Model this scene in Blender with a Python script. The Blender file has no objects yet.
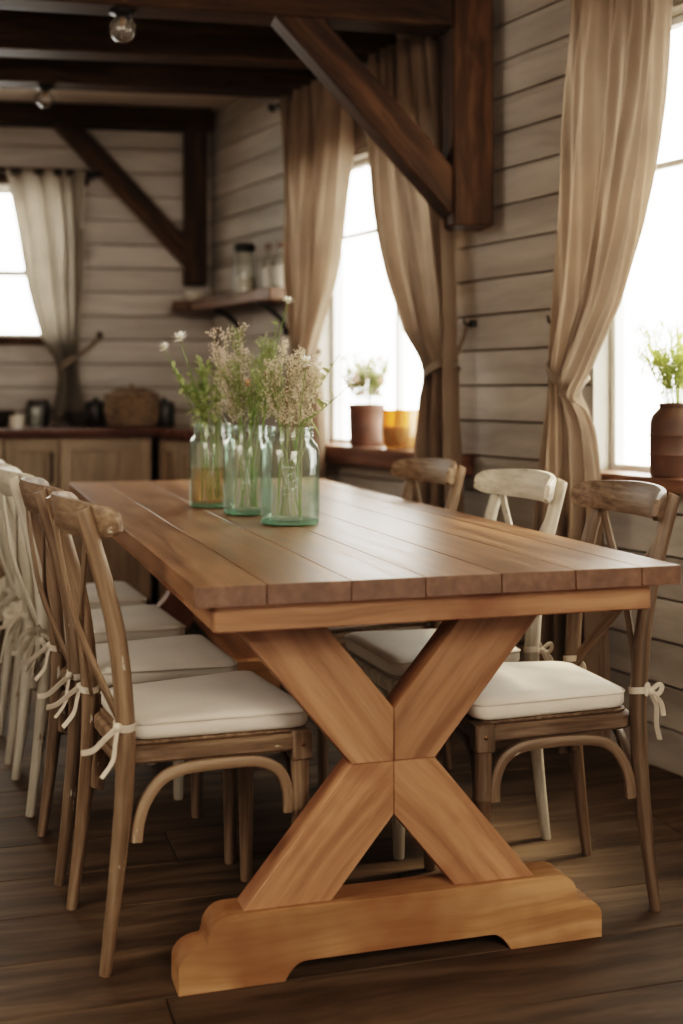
import bpy, bmesh, math, random
from mathutils import Vector, Matrix, Quaternion

random.seed(11)
PI = math.pi
scene = bpy.context.scene
COL = scene.collection


# ------------------------------------------------------------------ mesh helper
class MB:
    """collects shapes; every vertex also stores a grain coordinate 'gc' (x runs along the grain)"""

    def __init__(self):
        self.v, self.f, self.g = [], [], []

    def _add(self, verts, faces, gcs):
        n = len(self.v)
        self.v += [tuple(p) for p in verts]
        self.g += [tuple(p) for p in gcs]
        self.f += [tuple(n + i for i in fc) for fc in faces]

    @staticmethod
    def _frame(g):
        g = Vector(g).normalized()
        a = Vector((0, 0, 1)) if abs(g.z) < .9 else Vector((1, 0, 0))
        c1 = g.cross(a).normalized()
        return g, c1, g.cross(c1)

    def _solid(self, bm, grain, bevel, seg=1):
        if bevel > 0:
            es = [e for e in bm.edges if len(e.link_faces) == 2 and e.calc_face_angle(0) > .5]
            bmesh.ops.bevel(bm, geom=es, offset=bevel, segments=seg, profile=.5, affect='EDGES', clamp_overlap=True)
        bmesh.ops.recalc_face_normals(bm, faces=bm.faces)
        bm.verts.index_update()
        g, c1, c2 = self._frame(grain)
        off = Vector((random.uniform(-20, 20), random.uniform(-20, 20), random.uniform(-20, 20)))
        vs = [v.co.copy() for v in bm.verts]
        self._add(vs, [[v.index for v in f.verts] for f in bm.faces],
                  [Vector((p.dot(g), p.dot(c1), p.dot(c2))) + off for p in vs])
        bm.free()

    def box(self, lo, hi, grain=(1, 0, 0), bevel=.003, mat=None, seg=1):
        bm = bmesh.new()
        bmesh.ops.create_cube(bm, size=1)
        for v in bm.verts:
            v.co = Vector([lo[i] + (v.co[i] + .5) * (hi[i] - lo[i]) for i in range(3)])
        if mat is not None:
            bmesh.ops.transform(bm, matrix=mat, verts=bm.verts)
        self._solid(bm, grain, bevel, seg)
        return self

    def beam(self, a, b, w, h, up=(0, 0, 1), bevel=.004):
        """rectangular bar from a to b, w across, h along up"""
        a, b = Vector(a), Vector(b)
        d = (b - a)
        L = d.length
        x = d.normalized()
        y = Vector(up).cross(x).normalized()
        z = x.cross(y)
        m = Matrix((x, y, z)).transposed().to_4x4()
        m.translation = a
        return self.box((0, -w / 2, -h / 2), (L, w / 2, h / 2), x, bevel, m)

    def prism(self, poly, lo, hi, axis='y', grain=(1, 0, 0), bevel=.003):
        """polygon in xz (axis y) or xy (axis z), extruded lo..hi"""
        bm = bmesh.new()
        P = (lambda a, b, c: (a, c, b)) if axis == 'y' else (lambda a, b, c: (a, b, c))
        A = [bm.verts.new(P(a, b, lo)) for a, b in poly]
        B = [bm.verts.new(P(a, b, hi)) for a, b in poly]
        n = len(poly)
        bm.faces.new(A)
        bm.faces.new(B[::-1])
        for i in range(n):
            bm.faces.new((A[i], B[i], B[(i + 1) % n], A[(i + 1) % n]))
        bmesh.ops.recalc_face_normals(bm, faces=bm.faces)
        self._solid(bm, grain, bevel)
        return self

    def tube(self, pts, rad, n=10, sec=None, up=(0, 0, 1), caps=True, twist=None):
        """sweep: rad number / list; sec = list of (a,b) unit section (a along side, b along up)"""
        pts = [Vector(p) for p in pts]
        m = len(pts)
        if not isinstance(rad, (list, tuple)):
            rad = [rad] * m
        if sec is None:
            sec = [(math.cos(2 * PI * i / n), math.sin(2 * PI * i / n)) for i in range(n)]
        n = len(sec)
        vs, gs, s = [], [], 0
        off = Vector((random.uniform(-20, 20), random.uniform(-20, 20), random.uniform(-20, 20)))
        prev = None
        for i, p in enumerate(pts):
            t = (pts[min(i + 1, m - 1)] - pts[max(i - 1, 0)]).normalized()
            if prev is None:
                u = Vector(up)
                if abs(u.dot(t)) > .95:
                    u = Vector((1, 0, 0)) if abs(t.x) < .9 else Vector((0, 1, 0))
            else:
                u = prev
            side = u.cross(t).normalized()
            u = t.cross(side).normalized()
            prev = u
            if i:
                s += (p - pts[i - 1]).length
            r = rad[i]
            ra, rb = r if isinstance(r, (list, tuple)) else (r, r)
            for a, b in sec:
                vs.append(p + side * a * ra + u * b * rb)
                gs.append(Vector((s, a * ra, b * rb)) + off)
        fs = []
        for i in range(m - 1):
            for j in range(n):
                k = (j + 1) % n
                fs.append((i * n + j, i * n + k, (i + 1) * n + k, (i + 1) * n + j))
        if caps:
            fs.append(tuple(range(n))[::-1])
            fs.append(tuple((m - 1) * n + j for j in range(n)))
        self._add(vs, fs, gs)
        return self

    def lathe(self, prof, n=32, c=(0, 0, 0), wob=0, closed=False):
        vs, gs, fs = [], [], []
        ph = random.uniform(0, 6)
        for r, z in prof:
            for j in range(n):
                a = 2 * PI * j / n
                rr = r * (1 + wob * math.sin(3 * a + ph))
                p = Vector((c[0] + rr * math.cos(a), c[1] + rr * math.sin(a), c[2] + z))
                vs.append(p)
                gs.append(Vector((z, rr * math.cos(a), rr * math.sin(a))))
        m = len(prof)
        for i in range(m - 1):
            for j in range(n):
                k = (j + 1) % n
                fs.append((i * n + j, i * n + k, (i + 1) * n + k, (i + 1) * n + j))
        if closed:
            for j in range(n):
                k = (j + 1) % n
                fs.append(((m - 1) * n + j, (m - 1) * n + k, k, j))
        else:
            if prof[0][0] > 1e-5:
                fs.append(tuple(range(n))[::-1])
            if prof[-1][0] > 1e-5:
                fs.append(tuple((m - 1) * n + j for j in range(n)))
        self._add(vs, fs, gs)
        return self

    def rings(self, rings, cap=True):
        n = len(rings[0])
        vs = [p for r in rings for p in r]
        fs = []
        for i in range(len(rings) - 1):
            for j in range(n):
                k = (j + 1) % n
                fs.append((i * n + j, i * n + k, (i + 1) * n + k, (i + 1) * n + j))
        if cap:
            fs.append(tuple(range(n))[::-1])
            fs.append(tuple((len(rings) - 1) * n + j for j in range(n)))
        self._add(vs, fs, vs)
        return self

    def grid(self, fn, nu, nv):
        vs, gs, fs = [], [], []
        for j in range(nv + 1):
            for i in range(nu + 1):
                p = fn(i / nu, j / nv)
                vs.append(p)
                gs.append((i / nu, j / nv, 0))
        for j in range(nv):
            for i in range(nu):
                a = j * (nu + 1) + i
                fs.append((a, a + 1, a + nu + 2, a + nu + 1))
        self._add(vs, fs, gs)
        return self

    def tri(self, a, b, c):
        self._add([a, b, c], [(0, 1, 2)], [a, b, c])

    def octa(self, p, r, l=1.6, d=(0, 0, 1)):
        p = Vector(p)
        g, a, b = self._frame(d)
        vs = [p + g * r * l, p - g * r * l, p + a * r, p - a * r, p + b * r, p - b * r]
        fs = [(0, 2, 4), (0, 4, 3), (0, 3, 5), (0, 5, 2), (1, 4, 2), (1, 3, 4), (1, 5, 3), (1, 2, 5)]
        self._add(vs, fs, vs)

    def leaf(self, p, d, L, W, bend=.2):
        """little curved leaf of 4 quads"""
        p = Vector(p)
        d = Vector(d).normalized()
        side = d.cross(Vector((0, 0, 1)))
        if side.length < 1e-3:
            side = Vector((1, 0, 0))
        side.normalize()
        nrm = side.cross(d)
        pts = []
        for t, w in ((0, .12), (.3, .8), (.6, 1), (.85, .55), (1, .05)):
            c = p + d * L * t - nrm * bend * L * t * t
            pts += [c - side * W * w / 2, c + side * W * w / 2]
        fs = [(2 * i, 2 * i + 1, 2 * i + 3, 2 * i + 2) for i in range(4)]
        self._add(pts, fs, pts)

    def build(self, name, mat, parent=None, smooth=True, ang=38):
        me = bpy.data.meshes.new(name)
        me.from_pydata(self.v, [], self.f)
        at = me.attributes.new('gc', 'FLOAT_VECTOR', 'POINT')
        at.data.foreach_set('vector', [c for g in self.g for c in g])
        me.update()
        if smooth:
            for p in me.polygons:
                p.use_smooth = True
            me.set_sharp_from_angle(angle=math.radians(ang))
        me.materials.append(mat)
        o = bpy.data.objects.new(name, me)
        COL.objects.link(o)
        if parent is not None:
            o.parent = parent
        return o


def place(o, loc, rz=0):
    o.location = loc
    o.rotation_euler = (0, 0, rz)
    return o


def thing(name, label, cat, loc=(0, 0, 0), rz=0, group=None):
    o = bpy.data.objects.new(name, None)
    COL.objects.link(o)
    o.empty_display_size = .05
    place(o, loc, rz)
    return tag(o, label, cat, group)


def tag(o, label, cat, group=None):
    o['label'] = label
    o['category'] = cat
    if group:
        o['group'] = group
    return o


def structure(o):
    o['kind'] = 'structure'
    return o


def s_empty(name, loc, rz):
    o = bpy.data.objects.new(name, None)
    COL.objects.link(o)
    place(o, loc, rz)
    return structure(o)


def kids(o):
    return [c for c in bpy.data.objects if c.parent == o]


def copy_tree(o, parent=None):
    c = o.copy()
    COL.objects.link(c)
    if parent is not None:
        c.parent = parent
    for ch in kids(o):
        copy_tree(ch, c)
    return c


# ------------------------------------------------------------------ materials
def new_mat(name):
    m = bpy.data.materials.new(name)
    m.use_nodes = True
    nt = m.node_tree
    nt.nodes.clear()
    out = nt.nodes.new('ShaderNodeOutputMaterial')
    return m, nt, out


def N(nt, typ, **kw):
    n = nt.nodes.new(typ)
    for k, v in kw.items():
        if k in n.inputs:
            n.inputs[k].default_value = v
        else:
            setattr(n, k, v)
    return n


def L(nt, a, b):
    nt.links.new(a, b)


def ramp(nt, fac, stops):
    r = nt.nodes.new('ShaderNodeValToRGB')
    els = r.color_ramp.elements
    while len(els) < len(stops):
        els.new(.5)
    for e, (p, c) in zip(els, stops):
        e.position = p
        e.color = (*c, 1)
    L(nt, fac, r.inputs[0])
    return r


def mixc(nt, fac, a, b, typ='MIX'):
    n = nt.nodes.new('ShaderNodeMix')
    n.data_type = 'RGBA'
    n.blend_type = typ
    for sock, v in ((n.inputs[0], fac), (n.inputs[6], a), (n.inputs[7], b)):
        if hasattr(v, 'is_output'):
            L(nt, v, sock)
        elif isinstance(v, tuple):
            sock.default_value = (*v, 1)
        else:
            sock.default_value = v
    return n.outputs[2]


def wood(name, dark, mid, light, endgrain=None, rough=.45, streak=60, bump=.12, knots=0, chips=None, chip_amt=.6, island=.25, spec=.4,
         stain=None):
    m, nt, out = new_mat(name)
    at = N(nt, 'ShaderNodeAttribute', attribute_name='gc')
    mp = N(nt, 'ShaderNodeMapping')
    mp.inputs['Scale'].default_value = (1.8, streak * .8, streak * .8)
    L(nt, at.outputs['Vector'], mp.inputs[0])
    # broad warp of the grain
    w1 = N(nt, 'ShaderNodeTexNoise', Scale=2.2, Detail=2.0)
    L(nt, at.outputs['Vector'], w1.inputs['Vector'])
    ad = N(nt, 'ShaderNodeVectorMath', operation='MULTIPLY_ADD')
    L(nt, w1.outputs['Color'], ad.inputs[0])
    ad.inputs[1].default_value = (.6, 2.4, 2.4)
    L(nt, mp.outputs[0], ad.inputs[2])
    n1 = N(nt, 'ShaderNodeTexNoise', Scale=1.0, Detail=5.0, Roughness=.6)
    L(nt, ad.outputs[0], n1.inputs['Vector'])
    mp2 = N(nt, 'ShaderNodeMapping')
    mp2.inputs['Scale'].default_value = (1.1, 7, 7)
    L(nt, at.outputs['Vector'], mp2.inputs[0])
    n2 = N(nt, 'ShaderNodeTexNoise', Scale=1.0, Detail=3.0)
    L(nt, mp2.outputs[0], n2.inputs['Vector'])
    r1 = ramp(nt, n1.outputs['Fac'], [(.34, dark), (.5, mid), (.66, light)])
    r2 = ramp(nt, n2.outputs['Fac'], [(.3, tuple(.62 for _ in range(3))), (.65, (1, 1, 1))])
    c = mixc(nt, .8, r1.outputs[0], r2.outputs[0], 'MULTIPLY')
    if stain:
        n5 = N(nt, 'ShaderNodeTexNoise', Scale=3.2, Detail=3.0, Roughness=.55)
        L(nt, at.outputs['Vector'], n5.inputs['Vector'])
        r5 = ramp(nt, n5.outputs['Fac'], [(.50, (0, 0, 0)), (.64, (1, 1, 1))])
        c = mixc(nt, r5.outputs[0], c, mixc(nt, .75, c, stain))
    if knots:
        vo = N(nt, 'ShaderNodeTexVoronoi', Scale=knots)
        mp3 = N(nt, 'ShaderNodeMapping')
        mp3.inputs['Scale'].default_value = (.55, 1, 1)
        L(nt, at.outputs['Vector'], mp3.inputs[0])
        L(nt, mp3.outputs[0], vo.inputs['Vector'])
        r3 = ramp(nt, vo.outputs['Distance'], [(.02, (1, 1, 1)), (.11, (0, 0, 0))])
        c = mixc(nt, r3.outputs[0], c, tuple(d * .45 for d in dark))
    geo = N(nt, 'ShaderNodeNewGeometry')
    hs = N(nt, 'ShaderNodeHueSaturation')
    mr = N(nt, 'ShaderNodeMapRange')
    mr.inputs['To Min'].default_value = 1 - island
    mr.inputs['To Max'].default_value = 1 + island
    L(nt, geo.outputs['Random Per Island'], mr.inputs[0])
    L(nt, mr.outputs[0], hs.inputs['Value'])
    L(nt, c, hs.inputs['Color'])
    c = hs.outputs[0]
    if endgrain:
        tcn = N(nt, 'ShaderNodeTexCoord')
        sx = N(nt, 'ShaderNodeSeparateXYZ')
        L(nt, tcn.outputs['Normal'], sx.inputs[0])
        ab = N(nt, 'ShaderNodeMath', operation='ABSOLUTE')
        L(nt, sx.outputs['Y'], ab.inputs[0])
        r6 = ramp(nt, ab.outputs[0], [(.6, (0, 0, 0)), (.9, (1, 1, 1))])
        c = mixc(nt, r6.outputs[0], c, mixc(nt, .55, c, endgrain))
    if chips:
        n3 = N(nt, 'ShaderNodeTexNoise', Scale=26.0, Detail=4.0, Roughness=.6)
        mp4 = N(nt, 'ShaderNodeMapping')
        mp4.inputs['Scale'].default_value = (.45, 1.6, 1.6)
        L(nt, at.outputs['Vector'], mp4.inputs[0])
        L(nt, mp4.outputs[0], n3.inputs['Vector'])
        r4 = ramp(nt, n3.outputs['Fac'], [(chip_amt, (0, 0, 0)), (chip_amt + .03, (1, 1, 1))])
        c = mixc(nt, r4.outputs[0], c, chips)
    b = N(nt, 'ShaderNodeBsdfPrincipled')
    L(nt, c, b.inputs['Base Color'])
    b.inputs['Specular IOR Level'].default_value = spec
    rr = N(nt, 'ShaderNodeMapRange')
    rr.inputs['To Min'].default_value = rough - .1
    rr.inputs['To Max'].default_value = rough + .14
    L(nt, n1.outputs['Fac'], rr.inputs[0])
    L(nt, rr.outputs[0], b.inputs['Roughness'])
    bp = N(nt, 'ShaderNodeBump', Strength=bump, Distance=.002)
    L(nt, n1.outputs['Fac'], bp.inputs['Height'])
    L(nt, bp.outputs[0], b.inputs['Normal'])
    L(nt, b.outputs[0], out.inputs[0])
    return m


def plain(name, col, rough=.5, metal=0, var=.15, scale=12, bump=0, spec=.5):
    m, nt, out = new_mat(name)
    tc = N(nt, 'ShaderNodeTexCoord')
    n = N(nt, 'ShaderNodeTexNoise', Scale=scale, Detail=4.0)
    L(nt, tc.outputs['Object'], n.inputs['Vector'])
    r = ramp(nt, n.outputs['Fac'], [(.3, tuple(c * (1 - var) for c in col)), (.7, tuple(min(1, c * (1 + var)) for c in col))])
    b = N(nt, 'ShaderNodeBsdfPrincipled', Roughness=rough, Metallic=metal)
    b.inputs['Specular IOR Level'].default_value = spec
    L(nt, r.outputs[0], b.inputs['Base Color'])
    if bump:
        bp = N(nt, 'ShaderNodeBump', Strength=bump, Distance=.004)
        L(nt, n.outputs['Fac'], bp.inputs['Height'])
        L(nt, bp.outputs[0], b.inputs['Normal'])
    L(nt, b.outputs[0], out.inputs[0])
    return m


def cloth(name, col, trans=0.0, weave=900, var=.12, bump=.15, rough=.9):
    m, nt, out = new_mat(name)
    tc = N(nt, 'ShaderNodeTexCoord')
    n = N(nt, 'ShaderNodeTexNoise', Scale=7.0, Detail=5.0)
    L(nt, tc.outputs['Object'], n.inputs['Vector'])
    r = ramp(nt, n.outputs['Fac'], [(.3, tuple(c * (1 - var) for c in col)), (.7, tuple(min(1, c * (1 + var)) for c in col))])
    w = N(nt, 'ShaderNodeTexNoise', Scale=weave, Detail=1.0)
    L(nt, tc.outputs['Object'], w.inputs['Vector'])
    bp = N(nt, 'ShaderNodeBump', Strength=bump, Distance=.001)
    L(nt, w.outputs['Fac'], bp.inputs['Height'])
    d = N(nt, 'ShaderNodeBsdfPrincipled', Roughness=rough)
    d.inputs['Specular IOR Level'].default_value = .15
    d.inputs['Sheen Weight'].default_value = .15
    L(nt, r.outputs[0], d.inputs['Base Color'])
    L(nt, bp.outputs[0], d.inputs['Normal'])
    if trans > 0:
        t = N(nt, 'ShaderNodeBsdfTranslucent')
        L(nt, r.outputs[0], t.inputs['Color'])
        mx = N(nt, 'ShaderNodeMixShader')
        mx.inputs[0].default_value = trans
        L(nt, d.outputs[0], mx.inputs[1])
        L(nt, t.outputs[0], mx.inputs[2])
        L(nt, mx.outputs[0], out.inputs[0])
    else:
        L(nt, d.outputs[0], out.inputs[0])
    return m


def leafy(name, col, col2, trans=.35):
    m, nt, out = new_mat(name)
    geo = N(nt, 'ShaderNodeNewGeometry')
    r = ramp(nt, geo.outputs['Random Per Island'], [(0, col), (1, col2)])
    d = N(nt, 'ShaderNodeBsdfPrincipled', Roughness=.6)
    d.inputs['Specular IOR Level'].default_value = .25
    L(nt, r.outputs[0], d.inputs['Base Color'])
    t = N(nt, 'ShaderNodeBsdfTranslucent')
    L(nt, r.outputs[0], t.inputs['Color'])
    mx = N(nt, 'ShaderNodeMixShader')
    mx.inputs[0].default_value = trans
    L(nt, d.outputs[0], mx.inputs[1])
    L(nt, t.outputs[0], mx.inputs[2])
    L(nt, mx.outputs[0], out.inputs[0])
    return m


def thin_glass(name, tint, edge, edge_amt=.6, refl=1.0, rough=.02, body=None, body_amt=0.0):
    """thin-walled glass: tinted see-through, darker at grazing angles, fresnel reflections"""
    m, nt, out = new_mat(name)
    lw = N(nt, 'ShaderNodeLayerWeight', Blend=.35)
    c = mixc(nt, lw.outputs['Facing'], tint, edge)
    tr = N(nt, 'ShaderNodeBsdfTransparent')
    L(nt, c, tr.inputs['Color'])
    gl = N(nt, 'ShaderNodeBsdfGlossy', Roughness=rough)
    l2 = N(nt, 'ShaderNodeLayerWeight', Blend=.5)
    pw = N(nt, 'ShaderNodeMath', operation='POWER')
    L(nt, l2.outputs['Facing'], pw.inputs[0])
    pw.inputs[1].default_value = 3.5
    fr = N(nt, 'ShaderNodeMath', operation='MULTIPLY_ADD')
    L(nt, pw.outputs[0], fr.inputs[0])
    fr.inputs[1].default_value = .28
    fr.inputs[2].default_value = .035
    base = tr
    if body_amt:
        df = N(nt, 'ShaderNodeBsdfDiffuse')
        df.inputs['Color'].default_value = (*body, 1)
        m0 = N(nt, 'ShaderNodeMixShader')
        m0.inputs[0].default_value = body_amt
        L(nt, tr.outputs[0], m0.inputs[1])
        L(nt, df.outputs[0], m0.inputs[2])
        base = m0
    mx = N(nt, 'ShaderNodeMixShader')
    mu = N(nt, 'ShaderNodeMath', operation='MULTIPLY')
    L(nt, fr.outputs[0], mu.inputs[0])
    mu.inputs[1].default_value = refl
    L(nt, mu.outputs[0], mx.inputs[0])
    L(nt, base.outputs[0], mx.inputs[1])
    L(nt, gl.outputs[0], mx.inputs[2])
    L(nt, mx.outputs[0], out.inputs[0])
    return m


M = {}
M['table_top'] = wood('walnut_stained_table_top', (.15, .072, .033), (.24, .122, .060), (.335, .185, .10), endgrain=(.13, .085, .07), rough=.37, streak=55, island=.09, knots=3.2, bump=.08, spec=.5)
M['pine'] = wood('honey_pine', (.30, .155, .082), (.42, .226, .124), (.52, .295, .17), rough=.48, streak=45, island=.06, knots=4.5, bump=.1, stain=(.16, .06, .03))
M['foot_pine'] = wood('oiled_pine', (.35, .19, .09), (.465, .262, .13), (.555, .33, .175), rough=.45, streak=45, island=.03, knots=5, bump=.12, stain=(.22, .10, .045))
M['oak'] = wood('weathered_oak', (.155, .10, .062), (.25, .17, .108), (.345, .245, .163), rough=.5, streak=90, island=.05, bump=.2, chips=(.55, .49, .40), chip_amt=.70)
M['oak_grey'] = wood('greyed_oak', (.13, .087, .057), (.215, .148, .099), (.31, .222, .155), rough=.52, streak=90, island=.05, bump=.22, chips=(.5, .45, .37), chip_amt=.67)
M['oak_dark'] = wood('smoky_oak', (.10, .066, .044), (.17, .118, .08), (.25, .18, .125), rough=.45, streak=90, island=.05, bump=.2, chips=(.5, .44, .36), chip_amt=.71)
M['white_paint'] = wood('worn_cream_paint', (.42, .37, .29), (.55, .49, .40), (.64, .58, .49), rough=.55, streak=60, island=.03, bump=.15, chips=(.2, .13, .08), chip_amt=.66)
M['beam'] = wood('dark_walnut_beam', (.03, .017, .0095), (.056, .031, .017), (.098, .057, .031), rough=.62, spec=.15, streak=30, island=.05, bump=.3, knots=2)
M['beam_red'] = wood('reddish_walnut_beam', (.034, .0185, .0105), (.068, .036, .019), (.118, .064, .034), rough=.6, spec=.18, streak=30, island=.05, bump=.3, knots=2)
M['shiplap'] = wood('painted_shiplap', (.42, .373, .325), (.48, .43, .377), (.53, .478, .42), rough=.6, streak=25, island=.05, bump=.1, knots=1.6, spec=.3)
M['ceiling'] = wood('painted_ceiling', (.62, .55, .48), (.68, .61, .54), (.73, .66, .59), rough=.7, streak=20, island=.03, bump=.05)
M['floor'] = wood('dark_oak_floor', (.06, .039, .024), (.10, .067, .042), (.15, .104, .067), rough=.6, streak=28, island=.22, bump=.15, knots=1.5, spec=.22)
M['counter'] = wood('mahogany_counter', (.055, .02, .011), (.095, .036, .019), (.14, .058, .031), rough=.26, streak=40, island=.05, bump=.05)
M['cabinet'] = wood('pale_oak_cabinet', (.22, .155, .1), (.28, .2, .132), (.34, .25, .168), rough=.5, streak=40, island=.05, bump=.1)
M['sill'] = wood('reddish_window_board', (.10, .05, .03), (.155, .078, .048), (.215, .115, .072), rough=.4, streak=40, island=.05, bump=.15)
M['shelf'] = wood('brown_shelf_board', (.085, .043, .022), (.14, .075, .04), (.2, .115, .065), rough=.5, streak=40, island=.08, bump=.15)
M['window_paint'] = plain('white_window_paint', (.86, .84, .79), .45, var=.04)
M['jamb'] = plain('grey_jamb_paint', (.36, .32, .27), .6, var=.06)
M['black'] = plain('blackened_metal', (.02, .017, .015), .45, .6, var=.2)
M['brass'] = plain('aged_brass', (.17, .10, .05), .4, .9, var=.2)
M['backing'] = plain('groove_shadow', (.09, .075, .06), .9, var=.1)
M['cushion'] = cloth('cream_cotton', (.72, .665, .585), 0, var=.05)
M['piping'] = cloth('cream_piping', (.66, .60, .52), 0, var=.05)
M['ribbon'] = cloth('ivory_ribbon', (.70, .62, .52), .1, var=.06)
M['lace'] = cloth('ivory_lace', (.62, .55, .45), .15, var=.15)
M['linen'] = cloth('taupe_linen', (.245, .182, .132), .40, weave=500, var=.10, bump=.3)
M['linen_grey'] = cloth('grey_linen', (.25, .215, .175), .32, weave=500, var=.12, bump=.3)
M['rope'] = cloth('taupe_band', (.2, .155, .115), 0, var=.1)
M['window_glass'] = thin_glass('window_glass', (.98, .98, .97), (.9, .92, .9), refl=.6)
M['jar_glass'] = thin_glass('pale_green_jar_glass', (.985, .995, .985), (.70, .83, .76), refl=1.6, body=(.8, .93, .85), body_amt=.025)
M['jar_base'] = thin_glass('thick_green_glass', (.62, .8, .69), (.30, .52, .41), refl=1.2, body=(.42, .66, .53), body_amt=.25)
M['water'] = thin_glass('jar_water', (.95, .985, .96), (.82, .90, .86), refl=.6, body=(.8, .9, .84), body_amt=.06)
M['water_amber'] = thin_glass('amber_jar_water', (.96, .84, .64), (.8, .55, .3), refl=.6, body=(.7, .40, .15), body_amt=.12)
M['clear_glass'] = thin_glass('clear_glass', (.95, .95, .93), (.55, .55, .52), refl=1.2, body=(.8, .8, .75), body_amt=.06)
M['amber_glass'] = thin_glass('amber_glass', (.86, .64, .36), (.48, .27, .11), refl=1.2, body=(.62, .40, .19), body_amt=.35)
M['stem'] = leafy('green_stem', (.20, .28, .085), (.28, .36, .13), .2)
M['stem_pale'] = leafy('pale_stem', (.33, .34, .17), (.42, .40, .24), .2)
M['leaf'] = leafy('fresh_leaf', (.30, .36, .15), (.48, .5, .25), .45)
M['fern'] = leafy('feathery_leaf', (.40, .44, .21), (.58, .6, .36), .45)
M['seed'] = leafy('beige_seed', (.78, .69, .57), (.94, .88, .78), .55)
M['pink'] = leafy('dusty_pink_seed', (.80, .68, .61), (.94, .86, .80), .55)
M['rose'] = leafy('rose_petal', (.50, .20, .15), (.62, .33, .26), .3)
M['petal'] = leafy('cream_petal', (.86, .84, .75), (.92, .90, .84), .5)
M['yellow'] = leafy('yellow_centre', (.62, .50, .16), (.7, .58, .25), .1)
M['pot_brown'] = plain('rusty_brown_crock', (.08, .040, .024), .6, var=.35, scale=9, bump=.5)
M['pot_dark'] = plain('brown_stoneware', (.12, .06, .04), .55, var=.25, scale=14, bump=.3)
M['ceramic'] = plain('cream_ceramic', (.6, .54, .45), .4, var=.06)
M['dark_ceramic'] = plain('dark_stoneware', (.028, .022, .018), .4, var=.3)
M['basket'] = plain('brown_wicker', (.16, .105, .062), .8, var=.5, scale=60, bump=1.0)
M['bulb'] = thin_glass('bulb_glass', (.9, .88, .84), (.35, .32, .29), refl=2.2, body=(.5, .47, .42), body_amt=.14)

# ------------------------------------------------------------------ frames of the room
P0 = Vector((.92, 3.67, 0))
W = Vector((-.478, .878, 0))
NW = Vector((-.878, -.478, 0))
RW = math.atan2(W.y, W.x)                      # wall_right: local x runs away along the wall, local y into the room
C0 = P0 + W * 3.36
RB = math.radians(189)                         # wall_back: local x runs left, local y into the room
BX = Vector((math.cos(RB), math.sin(RB), 0))
CEIL = 2.575


def wallp(t, y=0, z=0):
    return P0 + W * t + NW * y + Vector((0, 0, z))


BN = Vector((-math.sin(RB), math.cos(RB), 0))


def backp(s, y=0, z=0):
    return C0 + BX * s + BN * y + Vector((0, 0, z))


# ------------------------------------------------------------------ shell
def boards(x0, x1, z1, openings, pitch=.125, thick=.018, gap=.006, z0=0.0):
    mb = MB()
    z = z0
    while z < z1 - .01:
        a, b = z, min(z + pitch - gap, z1)
        cuts = sorted({a, b} | {q for o in openings for q in (o[2], o[3]) if a < q < b})
        for c0, c1 in zip(cuts, cuts[1:]):
            mid = (c0 + c1) / 2
            segs = [(x0, x1)]
            for ox0, ox1, oz0, oz1 in openings:
                if oz0 < mid < oz1:
                    ns = []
                    for s0, s1 in segs:
                        if ox0 > s0:
                            ns.append((s0, min(s1, ox0)))
                        if ox1 < s1:
                            ns.append((max(s0, ox1), s1))
                    segs = [q for q in ns if q[1] - q[0] > .003]
            for s0, s1 in segs:
                mb.box((s0, -thick, c0), (s1, 0, c1), (1, 0, 0), .0025, seg=1)
        z += pitch
    return mb


def backing(mb, x0, x1, z1, openings, y0, y1):
    xs = sorted({x0, x1} | {q for o in openings for q in o[:2]})
    for a, b in zip(xs, xs[1:]):
        mid = (a + b) / 2
        zs = [(0, z1)]
        for o in openings:
            if o[0] < mid < o[1]:
                ns = []
                for s0, s1 in zs:
                    if o[2] > s0:
                        ns.append((s0, o[2]))
                    if o[3] < s1:
                        ns.append((o[3], s1))
                zs = ns
        for s0, s1 in zs:
            mb.box((a, y0, s0), (b, y1, s1), (1, 0, 0), 0)
    return mb


WIN1 = (-.70, .285, .84, 2.22)
WIN2 = (1.05, 2.15, .86, 2.10)
ops = [WIN1, WIN2]
XE = -6.0
wr = structure(place(boards(XE, 3.36, CEIL, ops).build('wall_right', M['shiplap'], smooth=False), P0, RW))
backing(MB(), XE - .3, 3.62, CEIL, ops, -.12, -.019).build('wall_core', M['backing'], wr, smooth=False)

WINB = (.74, 2.0, 1.37, 2.17)
SB = 2.36
wb = structure(place(boards(0.0, SB, CEIL, [WINB]).build('wall_back', M['shiplap'], smooth=False), C0, RB))
backing(MB(), -.1, SB + .3, CEIL, [WINB], -.12, -.019).build('wall_core', M['backing'], wb, smooth=False)

XL = backp(SB).x
YF = -1.6
wl = structure(place(boards(0, backp(SB).y - YF, CEIL, []).build('wall_left', M['shiplap'], smooth=False), (XL, YF, 0), PI / 2))
wl.rotation_euler = (0, 0, PI / 2)
wl.location = (XL, YF, 0)
backing(MB(), 0, backp(SB).y - YF, CEIL, [], .001, .1).build('wall_core', M['backing'], wl, smooth=False)
XR = wallp(XE).x
structure(place(boards(0, XR - XL, CEIL, []).build('wall_front', M['shiplap'], smooth=False), (XR, YF, 0), PI))

def clip(poly, edges):
    """convex clip of a polygon by half planes (point, inward normal)"""
    for p0, nn in edges:
        out = []
        for a, b in zip(poly, poly[1:] + poly[:1]):
            da = (a[0] - p0.x) * nn.x + (a[1] - p0.y) * nn.y
            db = (b[0] - p0.x) * nn.x + (b[1] - p0.y) * nn.y
            if da >= 0:
                out.append(a)
            if da * db < 0:
                f = da / (da - db)
                out.append((a[0] + (b[0] - a[0]) * f, a[1] + (b[1] - a[1]) * f))
        poly = out
        if not poly:
            break
    return poly


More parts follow.
